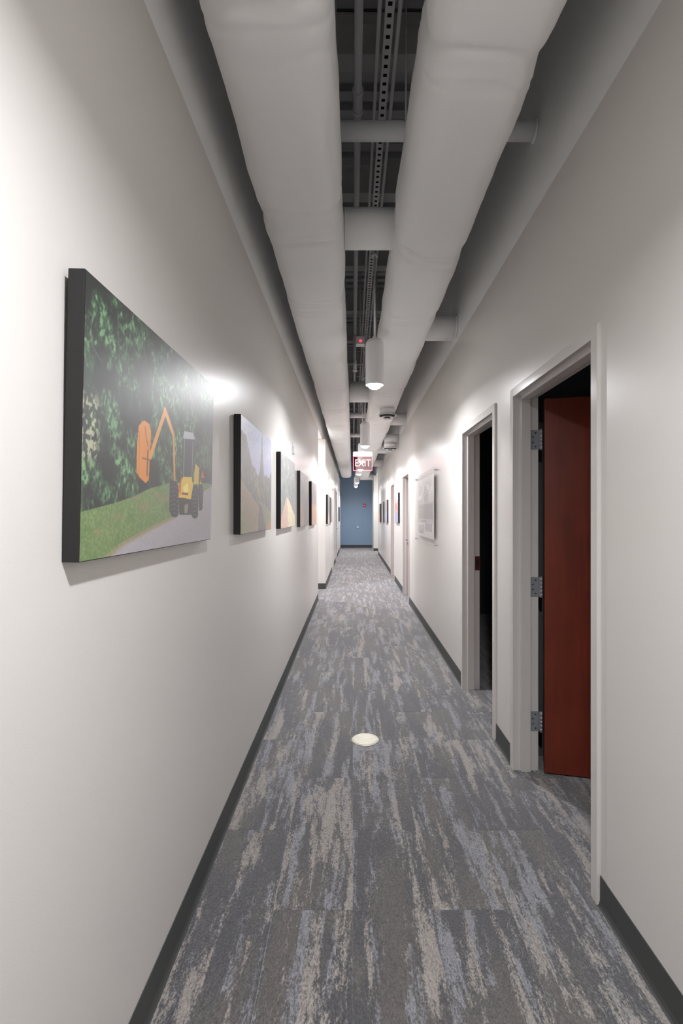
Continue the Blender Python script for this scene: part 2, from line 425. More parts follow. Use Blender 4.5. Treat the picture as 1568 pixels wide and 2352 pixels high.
# door 2: open doorway, strike plate in far jamb, leaf swung back against the room wall
d2 = door_root(2, 'second right doorway, open onto a black unlit room')
a, b = R_OPEN[1]
bm = bmesh.new(); frame_mesh(bm, xf, xb, a, b, 0.98, 1.035); obj('door_frame', bm, M['frame'], d2)
bm = bmesh.new(); box(bm, 1.045, 1.083, b-.004, b-.0005, 1.02, 1.14); box(bm, 1.083, 1.09, b-.006, b-.001, 1.04, 1.12)
sp = obj('strike_plate', bm, M['strike'], d2); sp['label'] = 'strike plate coloured with the red-brown reflection of a door'
bm = bmesh.new(); box(bm, 1.055, 1.073, b-.0055, b-.0035, 1.055, 1.105); obj('bolt_hole', bm, M['dark'], sp)
bm = bmesh.new(); box(bm, 0, 0.9, -0.022, 0.022, 0.012, 2.165, bev=0.0015)
leaf = obj('door_leaf', bm, M['wood'], d2, (XR+TH+0.04, a-0.06+.03, 0)); leaf.rotation_euler = (0, 0, math.radians(0))
# closed doors further down
def closed_door(n, label, side, a, b, lev=True, glass=False, flush=False):
    d = door_root(n, label)
    if side > 0: f0, f1, s = xf, xb, -1
    else: f0, f1, s = XL2+0.015, XL2-TH-0.065, 1
    bm = bmesh.new(); frame_mesh(bm, f0, f1, a, b, f0-s*.055, f0-s*.10) ; obj('door_frame', bm, M['frame'], d)
    lx = f0-s*.010 if flush else f0-s*.10
    m = M['frame'] if flush else M['wood']
    x0, x1 = sorted((lx, lx-s*.044))
    if flush:
        bm = bmesh.new(); q = .08
        box(bm, x0, x1, a+.003, a+q+.1, .012, HEAD-.003); box(bm, x0, x1, b-q, b-.003, .012, HEAD-.003)
        if glass:
            box(bm, x0, x1, a+q+.1, b-q, .012, 1.10); box(bm, x0, x1, a+q+.1, b-q, 1.95, HEAD-.003)
        else: box(bm, x0, x1, a+q+.1, b-q, .012, HEAD-.003)
        lf = obj('door_leaf', bm, M['frame'], d)
        if glass: boxobj('vision_panel', (x0+.004, x1-.004, a+q+.1, b-q, 1.10, 1.95), M['blueglass'], lf)
    else:
        lf = boxobj('door_leaf', (x0, x1, a+.003, b-.003, .012, HEAD-.003), m, d)
    if lev: lever(d, lx if flush else lx, s, b-.07, 1.03, -1)
    return d
closed_door(3, 'third right doorway, just beyond the clear framed print', 1, *R_OPEN[2])
closed_door(4, 'fourth right doorway, between the single canvas and the row of three', 1, *R_OPEN[3])
closed_door(5, 'left doorway just past the two small far canvases', -1, *L_OPEN[0])
closed_door(6, 'left door with a blue-grey vision panel and chrome lever', -1, *L_OPEN[1], glass=True, flush=True)
closed_door(7, 'last left door with a lever, beside the blue end wall', -1, *L_OPEN[2], flush=True)

# ------------------------------------------------------------------ ducts
def vn(u, v, seed):
    r = np.random.RandomState(seed); L = r.rand(256, 256)
    iu = np.floor(u).astype(int); iv = np.floor(v).astype(int); fu = u-iu; fv = v-iv
    fu = fu*fu*(3-2*fu); fv = fv*fv*(3-2*fv)
    g = lambda a, b: L[a % 256, b % 256]
    return (g(iu, iv)*(1-fu)+g(iu+1, iv)*fu)*(1-fv)+(g(iu, iv+1)*(1-fu)+g(iu+1, iv+1)*fu)*fv
def fbm(u, v, seed, o=4):
    s = 0; a = 1; t = 0
    for i in range(o):
        s = s+a*vn(u*2**i+17*i, v*2**i+5*i, seed+i); t += a; a *= .55
    return s/t
def duct(name, label, cx, cz, ha, hb, y0, y1, seed, wav):
    nt_ = 60
    ys = np.concatenate([np.arange(y0, .8, .05), np.arange(.8, 9, .013), np.arange(9, y1, .045), [y1]]); ny = len(ys); th = np.linspace(0, 2*PI, nt_, endpoint=False)
    Y, T = np.meshgrid(ys, th, indexing='ij')
    e = 2/3.4
    ct, st = np.cos(T), np.sin(T)
    ex = np.sign(ct)*np.abs(ct)**e; ez = np.sign(st)*np.abs(st)**e
    rs = np.random.RandomState(seed)
    seams = []; y = y0+0.5
    while y < y1: seams.append(y); y += 1.12+rs.uniform(-.12, .12)
    mod = (fbm(Y*1.1, T*1.3+3, seed)-.5)*2*wav + (fbm(Y*3.0, np.cos(T)*2+4+np.sin(T), seed+9)-.5)*.022
    for s in seams:
        k = rs.uniform(.5, 1.0); bend = rs.uniform(-.05, .05)
        d = Y-s-.06*ct**2*rs.uniform(.3, 1)-bend*ct
        mod += -0.014*k*np.exp(-(d/.06)**2)-0.006*np.exp(-((d-.1)/.012)**2)
        for j in range(4):                              # wrinkle creases hanging near each seam
            off = rs.uniform(-.16, .2); c0 = rs.uniform(-.7, .7); cur = rs.uniform(.03, .12)
            d2 = d-off-cur*(ct-c0)**2
            mod += -0.013*rs.uniform(.4, 1)*np.exp(-(d2/.015)**2)*np.exp(-((ct-c0)/.75)**2)
    sagx = (vn(Y*.55+2, Y*0+.3, seed+30)-.5)*wav*1.6
    X = cx+sagx*.5+ex*(ha+mod); Z = cz+ez*(hb+mod*.8)
    V = np.stack([X, Y, Z], -1).reshape(-1, 3)
    idx = np.arange(ny*nt_).reshape(ny, nt_)
    A = idx[:-1, :]; B = idx[1:, :]
    F = np.stack([A, np.roll(A, -1, 1), np.roll(B, -1, 1), B], -1).reshape(-1, 4)
    me = bpy.data.meshes.new('duct_jacket')
    me.from_pydata(V.tolist(), [], F.tolist()+[idx[0].tolist(), idx[-1][::-1].tolist()])
    me.polygons.foreach_set('use_smooth', [True]*len(me.polygons)); me.materials.append(M['duct']); me.update()
    root = thing(name, label, 'duct', (cx, (y0+y1)/2, cz))
    o = bpy.data.objects.new('duct_jacket', me); C.objects.link(o); o.parent = root; o.location = (-cx, -(y0+y1)/2, -cz)
    yy = y0+1.0; rod = None
    while yy < y1:
        for sx in (-1, 1):
            if rod is None:
                bm = bmesh.new(); tube(bm, (0, 0, hb*.75), (0, 0, ZTOP-cz+.01), .005, 8); r = obj('hanger_rod', bm, M['pipe'], root); rod = r.data
            else:
                r = bpy.data.objects.new('hanger_rod', rod); C.objects.link(r); r.parent = root
            r.location = (sx*(ha-.03), yy-(y0+y1)/2, 0)
        yy += 3.0
    return root
TB = 1.5
duct('supply_duct', 'white wrapped duct running along the left side of the ceiling', -0.272, 1.5+TB+.2, 0.215, 0.2, -4.5, 20.4, 11, .005)
RD = duct('supply_duct', 'white wrapped duct running along the right side of the ceiling', 0.455, 1.5+TB+.2, 0.215, 0.2, -4.5, 20.75, 23, .013)

RC = Vector((0.455, (20.75-4.5)/2, 1.5+TB+.2))
def branch(label, y, x0, x1, z, r, m='metalwhite', collar=None):
    bm = bmesh.new(); tube(bm, (x0, y, z), (x1, y, z), r, 36); o = obj('branch_duct', bm, M[m], RD, -RC); o['label'] = label
    if collar is not None:
        bm = bmesh.new(); tube(bm, (collar-.012, y, z), (collar, y, z), r+.008, 36); obj('collar', bm, M[m], o)
branch('slim round branch crossing above both big ducts, nearest', 2.57, -0.2, XR+.002, 3.50, .046, collar=XR)
branch('wide bridge to the left duct, nearest', 3.02, -0.05, 0.32, 3.25, .115, m='duct')
branch('round branch into the right wall above the doorways', 4.58, 0.5, XR+.002, 3.235, .115, collar=XR)
branch('second wide bridge between the ducts', 7.25, -0.05, 0.32, 3.3, .15, m='duct')
branch('branch entering the right wall beside the first round diffuser', 8.8, 0.5, XR+.002, 3.2, .11, collar=XR)
branch('slim cross duct over the second pendant lamp', 9.2, -0.05, 0.32, 3.35, .05)
branch('slim cross duct near the exit sign', 11.2, -0.05, 0.32, 3.3, .05)
branch('branch into the right wall above the third doorway', 12.4, 0.5, XR+.002, 3.15, .12, collar=XR)
branch('branch into the right wall, nearer of the last two', 15.4, 0.5, XR+.002, 3.12, .13, collar=XR)
branch('last branch turning right into the wall near the blue end wall', 20.6, 0.3, XR+.002, 3.07, .14, m='duct')

# round diffusers
def diffuser(label, x, y, z, r, top):
    root = thing('round_diffuser', label, 'vent', (x, y, z), group='round ceiling diffusers')
    bm = bmesh.new(); tube(bm, (0, 0, .03), (0, 0, top-z), r*.80, 32); obj('neck', bm, M['metalwhite'], root)
    bm = bmesh.new(); lathe(bm, [(r*.80, .045), (r*.86, .03), (r, .012), (r, .006), (r*.8, .02)], n=40); obj('outer_cone', bm, M['white'], root)
    bm = bmesh.new(); lathe(bm, [(r*.45, .01), (r*.70, -.012), (r*.70, -.020), (r*.45, -.012)], n=40); obj('middle_cone', bm, M['white'], root)
    bm = bmesh.new(); lathe(bm, [(r*.22, -.02), (r*.42, -.034), (r*.42, -.042), (r*.1, -.042)], n=40); obj('inner_cone', bm, M['white'], root)
    bm = bmesh.new(); tube(bm, (0, 0, .032), (0, 0, .004), r*.80, 32); tube(bm, (0, 0, .004), (0, 0, -.024), r*.3, 24); obj('shade_core', bm, M['dark'], root)  # near-black disc and hub give the shade between the cones
    return root
diffuser('round white ceiling diffuser on a square neck under the right duct', 0.49, 7.0, 2.89, 0.135, 3.0)
df = diffuser('round white ceiling diffuser hanging clear of the right duct near the wall', 0.78, 10.3, 2.86, 0.16, 2.98)
bm = bmesh.new(); tube(bm, (-.12, 0, .22), (.169, 0, .22), .10, 24); obj('feed_duct', bm, M['metalwhite'], df)

# ------------------------------------------------------------------ pipe, strut, conduits in the ceiling gap
pp = thing('sprinkler_pipe', 'grey painted pipe running down the ceiling gap beside the left duct', 'pipe', (0.026, 8.0, 3.70))
bm = bmesh.new(); tube(bm, (0, Y0-8+.1, 0), (0, Y1-8, 0), .020, 20); obj('pipe_run', bm, M['pipe'], pp)
for yy in (2.62, 6.2, 11, 15):
    bm = bmesh.new(); tube(bm, (0, yy-8-.06, 0), (0, yy-8+.06, 0), .026, 20); tube(bm, (0, yy-8-.07, 0), (0, yy-8-.055, 0), .030, 20); tube(bm, (0, yy-8+.055, 0), (0, yy-8+.07, 0), .030, 20)
    tube(bm, (0, yy-8, 0), (0, yy-8, ZTOP-3.70+.01), .005, 8)
    obj('coupling', bm, M['pipe'], pp)
bm = bmesh.new(); tube(bm, (0, -2, 0), (0, -2, -.38), .012, 14); tube(bm, (0, -2, -.32), (0, -2, -.44), .02, 14); lathe(bm, [(.008, -.02), (.03, -.004), (.03, 0), (.005, 0)], (0, -2, -.45), 16)
sd = obj('sprinkler_drop', bm, M['white'], pp)
st = thing('strut_channel', 'slotted metal strut channel carrying the pendant lamps', 'strut', (0.163, 8.0, 3.72))
sy0, sy1, pit = Y0+.1-8, Y1-8, 0.05
bm = bmesh.new()
for sx in (-1, 1):
    box(bm, min(sx*.0095, sx*.0205), max(sx*.0095, sx*.0205), sy0, sy1, 0, .002)
    box(bm, min(sx*.0185, sx*.0205), max(sx*.0185, sx*.0205), sy0, sy1, .002, .04)
n = int((sy1-sy0)/pit)
for i in range(n):
    y = sy0+i*pit; box(bm, -.0095, .0095, y, y+.030, 0, .002)
ch = obj('slotted_channel', bm, M['pipe'], st)
bm = bmesh.new(); box(bm, -.017, .017, sy0, sy1, .036, .04); obj('channel_back', bm, M['dark'], st)
rod = None
for yy in np.arange(-3.6, 21.5, 1.5):
    if rod is None:
        bm = bmesh.new(); tube(bm, (0, 0, .03), (0, 0, ZTOP-3.72+.01), .004, 8); r = obj('hanger_rod', bm, M['pipe'], st); rod = r.data
    else:
        r = bpy.data.objects.new('hanger_rod', rod); C.objects.link(r); r.parent = st
    r.location = (0, yy-8, 0)
for k, x in enumerate((0.118-.163, 0.208-.163)):
    bm = bmesh.new(); tube(bm, (x, sy0, .01), (x, sy1, .01), .0095, 12); cd = obj('conduit', bm, M['pipe'], st)
    for yy in np.arange(-3, 21.5, 2.2):
        bm = bmesh.new(); s_ = 1 if k else -1; y = yy-8+k*.4
        box(bm, x+min(-s_*.03, s_*.05), x+max(-s_*.03, s_*.05), y-.008, y+.008, .020, .026)
        obj('cross_bracket', bm, M['pipe'], cd)
jb = thing('alarm_box', 'small grey box with a glowing red indicator high in the ceiling gap', 'box', (0.085, 5.6, 3.42))
bm = bmesh.new(); box(bm, -.05, .05, -.05, .05, 0, .09, bev=.006); obj('box_body', bm, M['metalwhite'], jb)
bm = bmesh.new(); tube(bm, (0, 0, .09), (0, 0, ZTOP-3.42+.01), .008, 8); obj('stem', bm, M['pipe'], jb)
bm = bmesh.new(); tube(bm, (.002, -.054, .035), (.002, -.048, .035), .014, 14); obj('indicator', bm, M['redled'], jb)

# ------------------------------------------------------------------ pendant lamps
def make_pendant(loc):
    root = thing('pendant_lamp', '', 'light', loc, group='white cylinder pendant lamps along the corridor')
    R, H = 0.078, 0.39
    bm = bmesh.new(); lathe(bm, [(R-.012, .012), (R-.006, 0), (R-.001, 0), (R, .003), (R, H-.05), (R-.004, H-.03), (R-.02, H-.004), (R-.028, H), (.001, H)], n=48)
    obj('housing', bm, M['metalwhite'], root)
    bm = bmesh.new(); lathe(bm, [(.001, -.034), (.022, -.032), (.042, -.024), (.056, -.010), (R-.014, .004), (R-.012, .0125), (.001, .0125)], n=40)
    obj('lens', bm, M['lens'], root)
    bm = bmesh.new(); tube(bm, (0, 0, H-.005), (0, 0, 3.7195-loc[2]), .0085, 14)
    tube(bm, (0, 0, H), (0, 0, H+.025), .022, 20, .016); obj('stem', bm, M['metalwhite'], root)
    bm = bmesh.new(); tube(bm, (0, 0, 3.70-loc[2]), (0, 0, 3.7195-loc[2]), .028, 20); obj('canopy', bm, M['metalwhite'], root)
    ld = bpy.data.lights.new('lamp', 'AREA'); ld.shape = 'DISK'; ld.size = 0.10; ld.spread = math.radians(167); ld.energy = LAMP_W; ld.color = LAMP_COL
    l = bpy.data.objects.new('lamp', ld); C.objects.link(l); l.parent = root; l.location = (0, 0, -.036)
    return root
PL = ['white cylinder pendant lamp behind the viewpoint', 'white cylinder pendant lamp just overhead of the viewpoint',
      'nearest white cylinder pendant lamp, largest in view, glowing', 'second white cylinder pendant lamp, hanging above the exit sign',
      'third pendant lamp, glowing through the clear exit sign', 'pendant lamp just below the exit sign in view, fourth',
      'fifth pendant lamp, slightly lower and left of the fourth', 'second to last pendant lamp against the blue end wall', 'last and smallest pendant lamp before the blue end wall']
p0 = make_pendant(PEND[0]); p0['label'] = PL[0]
for p, l in zip(PEND[1:], PL[1:]):
    o = dup(p0, p); o['label'] = l

for (x, y, z, e, lab) in ((-1.25, 9.1, ZPL, 45, 'unseen lamp added to brighten the left side passage'), (1.9, 19.2, ZPR, 25, 'unseen lamp added to brighten the far right side passage')):
    dl = thing('added_light', lab, 'light', (x, y, z))  # unseen lamps added to brighten the faces at the passage mouths
    bm = bmesh.new(); lathe(bm, [(.06, 0), (.085, -.001), (.083, -.006), (.06, -.004)], n=32); obj('trim_ring', bm, M['white'], dl)
    bm = bmesh.new(); tube(bm, (0, 0, -.003), (0, 0, -.0045), .06, 32); obj('lens', bm, M['lens'], dl)
    ld = bpy.data.lights.new('lamp', 'AREA'); ld.shape = 'DISK'; ld.size = .11; ld.energy = e; ld.color = LAMP_COL
    l = bpy.data.objects.new('lamp', ld); C.objects.link(l); l.parent = dl; l.location = (0, 0, -.008)

# ------------------------------------------------------------------ exit sign
ex = thing('exit_sign', 'clear edge-lit exit sign glowing red, hanging over the corridor', 'sign', (0.168, 8.35, 2.245))
bm = bmesh.new(); box(bm, -.165, .165, -.022, .022, .235, .315, bev=.006); obj('housing', bm, M['metalwhite'], ex)
bm = bmesh.new(); tube(bm, (0, 0, .315), (0, 0, 1.4745), .009, 12); tube(bm, (0, 0, .315), (0, 0, .33), .03, 20); obj('stem', bm, M['metalwhite'], ex)
bm = bmesh.new(); box(bm, -.155, .155, -.004, .004, 0, .236); obj('clear_panel', bm, M['signglass'], ex)
bm = bmesh.new(); t = .007
box(bm, -.162, .162, -.006, .006, -t, 0); box(bm, -.162, -.155, -.006, .006, 0, .236); box(bm, .155, .162, -.006, .006, 0, .236); box(bm, -.155, .155, -.006, .006, .228, .236)
obj('lit_edge', bm, M['redglow'], ex)
cu = bpy.data.curves.new('lettering', 'FONT'); cu.body = 'EXIT'; cu.size = .17; cu.align_x = 'CENTER'; cu.align_y = 'CENTER'; cu.extrude = .0006
to = bpy.data.objects.new('t', cu); C.objects.link(to); bpy.context.view_layer.update()
me = bpy.data.meshes.new_from_object(to); bpy.data.objects.remove(to); me.materials.append(M['redtext'])
lt = bpy.data.objects.new('lettering', me); C.objects.link(lt); lt.parent = ex; lt.location = (0, -.0055, .118); lt.rotation_euler = (PI/2, 0, 0); lt.scale = (.78, 1, 1)
lt['label'] = 'red EXIT letters'

# ------------------------------------------------------------------ flat prints painted as vertex colours
def lin(a): return np.where(a <= .04045, a/12.92, ((a+.055)/1.055)**2.4)
class Paint:
    def __init__(s, W, H):
        s.W, s.H = W, H
        s.u, s.v = np.meshgrid(np.linspace(0, 1, W), np.linspace(0, 1, H)); s.c = np.zeros((H, W, 3))
    def fill(s, mask, col):
        m = np.clip(mask, 0, 1)[..., None]; col = np.asarray(col, float)
        if col.max() > 1.5: col = col/255
        s.c = s.c*(1-m)+m*col
    def poly(s, pts, col, k=1.0):
        inside = np.zeros(s.u.shape, bool); n = len(pts)
        for i in range(n):
            (x0, y0), (x1, y1) = pts[i], pts[(i+1) % n]
            c = ((y0 > s.v) != (y1 > s.v)) & (s.u < (x1-x0)*(s.v-y0)/((y1-y0) or 1e-9)+x0)
            inside ^= c
        s.fill(inside*k, col); return inside
    def line(s, pts, wd, col, k=1.0, asp=1.55):
        d = np.full(s.u.shape, 9.)
        for (x0, y0), (x1, y1) in zip(pts, pts[1:]):
            ax, ay = (x1-x0)*asp, y1-y0; px, py = (s.u-x0)*asp, s.v-y0
            t = np.clip((px*ax+py*ay)/(ax*ax+ay*ay+1e-12), 0, 1)
            d = np.minimum(d, np.hypot(px-t*ax, py-t*ay))
        s.fill(np.clip((wd-d)/.003+.5, 0, 1)*k, col)
    def n(s, fx, fy, seed, o=4): return fbm(s.u*fx, s.v*fy, seed, o)
    def shade(s, amt, nz): s.c = np.clip(s.c*(1+amt*(nz[..., None]-.5)*2), 0, 1)
def sm(x, a, b): t = np.clip((x-a)/(b-a), 0, 1); return t*t*(3-2*t)

def paint1():
    P = Paint(460, 300)
    P.fill(np.ones_like(P.u), (30, 36, 33))
    big = P.n(5, 4, 1); mid = P.n(15, 9, 5); leaf = fbm(P.u*95+P.v*26, P.v*38-P.u*30, 9, 3); lf2 = fbm(P.u*110-P.v*30, P.v*44+P.u*38, 19, 3)
    P.fill(sm(mid, .35, .7)*.8, (44, 60, 50))
    m = sm(big*.5+mid*.5, .42, .60)
    P.fill(m*sm(leaf, .40, .62)*.85, (66, 104, 72)); P.fill(m*sm(lf2, .50, .66)*.8, (92, 138, 92))
    P.fill(m*sm(leaf*.5+lf2*.5, .54, .66)*sm(mid, .45, .6), (128, 172, 118))
    P.fill(sm(P.n(9, 7, 31)*.6+mid*.4, .52, .7)*sm(lf2, .48, .62)*.6, (112, 150, 108))
    P.fill(sm(P.n(4, 5, 41), .50, .70)*.55, (56, 56, 62))
    fl = (P.u < .085)*sm(1-np.abs(P.v-.47)/.16, 0, .5)*(1-sm(P.u, .05, .09))
    P.fill(fl*sm(P.n(110, 60, 51, 3), .46, .6)*.85, (190, 190, 155))
    P.line([(.034, .86), (.025, .802), (.034, .756), (.079, .718)], .0025, (130, 130, 118), .6)
    P.line([(.15, .945), (.158, .834), (.165, .722), (.16, .66)], .0025, (120, 120, 110), .5)
    g = [(-.02, -.02), (-.02, .165), (.059, .184), (.143, .203), (.266, .239), (.363, .279), (.525, .322), (.70, .345), (.86, .356), (1.02, .361), (1.02, -.02)]
    mk = P.poly(g, (108, 134, 80))
    gn = P.n(90, 60, 61, 3); P.fill(mk*sm(fbm(P.u*150, P.v*120, 61, 3), .45, .62)*.6, (140, 162, 102)); P.fill(mk*sm(P.n(12, 20, 65), .55, .7)*.5, (150, 132, 100))
    P.fill(mk*sm(P.n(20, 14, 67), .6, .75)*.4, (80, 115, 58))
    edge = .02*(P.n(30, 30, 70)-.5)
    mr = P.poly([(.103, -.02), (.197, .035), (.353, .084), (.565, .142), (.70, .21), (.852, .29), (1.02, .352), (1.02, -.02)], (176, 170, 176))
    P.shade(.04, P.n(120, 120, 77, 2))
    P.line([(.09, -.02), (.197, .037), (.353, .087), (.58, .150)], .012, (168, 150, 122), .65)
    # tractor with its boom mower
    P.poly([(.284, .546), (.318, .578), (.353, .573), (.368, .543), (.363, .454), (.358, .319), (.337, .302), (.303, .319), (.275, .341), (.275, .455)], (222, 138, 48))
    P.line([(.325, .55), (.335, .50), (.350, .47)], .004, (110, 70, 40), .8); P.line([(.29, .33), (.29, .52)], .003, (165, 100, 45), .7)
    P.line([(.345, .34), (.348, .45)], .007, (90, 60, 45), .8); P.line([(.31, .41), (.36, .41)], .004, (120, 75, 40), .8)
    P.line([(.366, .428), (.470, .665)], .016, (226, 156, 66)); P.line([(.470, .672), (.549, .572)], .017, (230, 165, 80))
    P.line([(.549, .572), (.567, .335)], .013, (216, 150, 60)); P.line([(.48, .70), (.56, .57)], .003, (90, 80, 70), .6)
    P.poly([(.633, .582), (.771, .607), (.754, .375), (.636, .370)], (58, 58, 64)); P.poly([(.639, .575), (.650, .618), (.745, .631), (.771, .600)], (188, 190, 200))
    for x in (.652, .742): P.line([(x, .36), (x+.004, .58)], .004, (170, 172, 180), .9)
    P.poly([(.762, .338), (.779, .461), (.824, .442), (.824, .344)], (214, 184, 60)); P.poly([(.852, .385), (.87, .44), (.892, .388)], (222, 92, 60)); P.poly([(.838, .34), (.85, .385), (.86, .34)], (214, 184, 60))
    P.poly([(.607, .262), (.76, .262), (.75, .16), (.62, .16)], (52, 48, 46)); P.poly([(.67, .215), (.71, .22), (.70, .17), (.67, .17)], (150, 140, 125))
    for pts in ([(.525, .322), (.545, .338), (.585, .335), (.607, .291), (.609, .157), (.59, .145), (.55, .150), (.525, .18)], [(.745, .328), (.80, .338), (.829, .309), (.824, .148), (.79, .135), (.755, .145), (.742, .18)], [(.824, .344), (.87, .348), (.886, .313), (.88, .193), (.85, .183), (.833, .188)]):
        P.poly(pts, (48, 46, 52))
    for (x0, x1, y0, y1) in ((.535, .600, .16, .32), (.752, .82, .15, .32), (.84, .878, .20, .33)):
        k = 7
        for i in range(k):
            y = y0+(y1-y0)*i/k; P.line([(x0, y), ((x0+x1)/2, y+.012), (x1, y)], .0035, (98, 94, 100), .8)
    P.poly([(.607, .323), (.65, .367), (.737, .376), (.759, .329), (.737, .25), (.609, .252)], (238, 198, 50)); P.poly([(.65, .31), (.70, .34), (.71, .29), (.66, .28)], (252, 236, 130))
    P.poly([(.60, .30), (.635, .37), (.625, .26)], (208, 98, 46)); P.poly([(.640, .268), (.705, .270), (.705, .283), (.640, .281)], (150, 70, 50))
    return P
def paint2():
    P = Paint(200, 130); t = P.v
    P.c = np.stack([.64+.12*t, .67+.12*t, .86+.06*t], -1)*1.0
    P.fill(sm(P.n(4, 5, 3), .5, .75)*sm(t, .55, 1)*.7, (228, 226, 240))
    nz = P.n(14, 10, 7)*.14
    hl = .80-1.3*np.clip(P.u-.12, 0, 1)+nz; hl2 = .55+.4*np.exp(-((P.u-.62)/.045)**2)+nz-.05; hl3 = .44+1.0*np.clip(P.u-.86, 0, 1)+nz
    tree = np.maximum(np.maximum(hl, hl2), hl3)
    P.fill(sm(tree-t, -.01, .02), (104, 110, 106)); P.fill(sm(tree-t, 0, .02)*sm(P.n(30, 20, 9), .45, .65)*.6, (140, 146, 124))
    P.fill(sm(tree-t, 0, .02)*sm(P.n(8, 6, 19), .5, .65)*.5, (84, 86, 96))
    P.poly([(0, 0), (0, .46), (.25, .36), (.52, .24), (.62, .05), (.62, 0)], (158, 140, 108)); P.poly([(0, 0), (0, .25), (.3, .02), (.3, 0)], (150, 152, 106))
    P.poly([(.55, 0), (.60, .30), (1, .19), (1, 0)], (140, 142, 110)); P.poly([(.50, 0), (.52, .26), (.62, .26), (.78, 0)], (108, 100, 108))
    P.poly([(.80, 0), (.9, .12), (1, .06), (1, 0)], (190, 140, 90))
    rs = np.random.RandomState(5)
    for i in range(22):
        x = .38+rs.rand()*.36; y = .42-(x-.38)*.35+rs.uniform(-.05, .05); P.line([(x, y), (x+.004, y+.07)], .006, (190, 178, 110), .8)
    P.shade(.12, P.n(60, 40, 88, 3)); return P
def paintg(seed, top, midc, low, kind):
    P = Paint(130, 84); t = P.v
    P.fill(np.ones_like(t), midc); P.fill(sm(P.n(14, 9, seed), .45, .65)*.8, top); P.fill(sm(P.n(22, 14, seed+3), .55, .72)*.5, (184, 192, 188))
    if kind == 'pile':
        P.poly([(0, 0), (.02, .14), (.36, .43), (.50, .40), (1, .16), (1, 0)], low); mk = P.poly([(0, 0), (.02, .14), (.36, .43), (.42, .30), (.45, 0)], (206, 172, 152))
    elif kind == 'path':
        P.poly([(0, 0), (0, .45), (.3, .35), (.5, 0)], low); P.poly([(.5, 0), (.3, .4), (.5, .38), (.85, 0)], (128, 116, 118))
    elif kind == 'ground':
        P.fill(sm(.45+.1*P.n(5, 5, seed+8)-t, -.05, .08), low)
    elif kind == 'sky':
        P.fill(sm(t-.72+.25*(P.u-.5)+.1*P.n(6, 5, seed), -.02, .03), (190, 205, 228)); P.poly([(.0, 0), (0, .3), (.6, .38), (1, .25), (1, 0)], low)
        P.poly([(.55, .55), (.7, .9), (.85, .92), (.9, .5)], (178, 80, 66)); P.poly([(.1, .42), (.15, .66), (.5, .7), (.55, .44)], (190, 120, 100))
    P.shade(.16, P.n(50, 34, seed+5, 3)); return P
def paint_panel():
    P = Paint(240, 130); t = P.v; u = 1-P.u       # u: 0 at the near (right hand) edge
    P.fill(np.ones_like(t), (236, 232, 229)); a = np.zeros_like(t)
    sky = sm(t, .55, .62)*sm(P.n(9, 12, 3), .36, .62)*sm(P.u, .0, .25)*sm(1-t, 0, .2); P.fill(sky*.8, (158, 160, 166)); a = np.maximum(a, sky)
    def R(x0, x1, y0, y1, col, k=.8):
        m = ((u > x0) & (u < x1) & (t > y0) & (t < y1)).astype(float); P.fill(m*k, col); a[:] = np.maximum(a, m)
    R(.10, .98, .28, .60, (176, 164, 160)); R(.16, .60, .34, .56, (160, 142, 136)); R(.60, .93, .34, .56, (142, 130, 134)); R(.2, .9, .57, .60, (206, 204, 202))
    for i in range(16): R(.12+i*.053, .125+i*.053, .30, .58, (196, 190, 184), .7)
    R(.12, .95, .27, .33, (200, 198, 196)); R(.30, .62, .285, .315, (140, 138, 142)); R(.55, .9, .15, .27, (150, 152, 158)); R(.15, .5, .10, .24, (178, 168, 164))
    R(.2, .42, .10, .14, (150, 136, 134)); R(.05, .14, .3, .66, (186, 178, 176), .5)
    rs = np.random.RandomState(3)
    for i in range(40):
        x = rs.uniform(.05, .9); y = rs.uniform(.2, .9); R(x, x+rs.uniform(.01, .06), y, y+rs.uniform(.008, .03), tuple(rs.choice([130, 160, 215])*np.array([1, .98, .98])), .5)
    P.c = P.c*.76+.92*.24; P.shade(.07, P.n(70, 50, 7, 3)); P.alpha = (u > .11) & (t > .05) & (t < .97) & (u < .995)
    return P
def print_obj(P, w, h, parent, facing, m, usealpha=False):
    """grid of the painting in the plane x=0 of parent, from y=0..w (away from the viewpoint), z=0..h"""
    W, H = P.W, P.H
    ys = P.u*w; zs = P.v*h
    V = np.stack([np.zeros_like(ys), ys, zs], -1).reshape(-1, 3)
    idx = np.arange(W*H).reshape(H, W)
    q = np.stack([idx[:-1, :-1], idx[:-1, 1:], idx[1:, 1:], idx[1:, :-1]], -1)
    if facing < 0: q = q[..., ::-1]
    if usealpha: q = q[P.alpha[:-1, :-1]]
    me = bpy.data.meshes.new('print'); me.from_pydata(V.tolist(), [], q.reshape(-1, 4).tolist())
    col = np.ones((W*H, 4), np.float32); col[:, :3] = lin(np.clip(P.c, 0, 1)).reshape(-1, 3)
    at = me.color_attributes.new('ink', 'FLOAT_COLOR', 'POINT'); at.data.foreach_set('color', col.ravel()); me.materials.append(m); me.update()
    o = bpy.data.objects.new('print', me); C.objects.link(o); o.parent = parent; return o
def canvas(label, x, side, ya, w, zb, h, P, group, tilt=0.0):
    """side=+1 hangs on the left wall (faces +x)"""
    T = .036
    root = thing('wall_canvas', label, 'picture', (x, ya, zb), (0, tilt*side, 0), group)
    bm = bmesh.new(); box(bm, *( (0.0005, T) if side > 0 else (-T, -0.0005)), 0, w, 0, h, bev=.002); obj('wrapped_edge', bm, M['black'], root)
    p = print_obj(P, w-.004, h-.004, root, 1 if side > 0 else -1, M['print']); p.location = (side*(T+.0006), .002, .002)
    return root
GL, GR = 'dark-edged canvases on the left wall', 'dark-edged canvases on the right wall'
H = .617
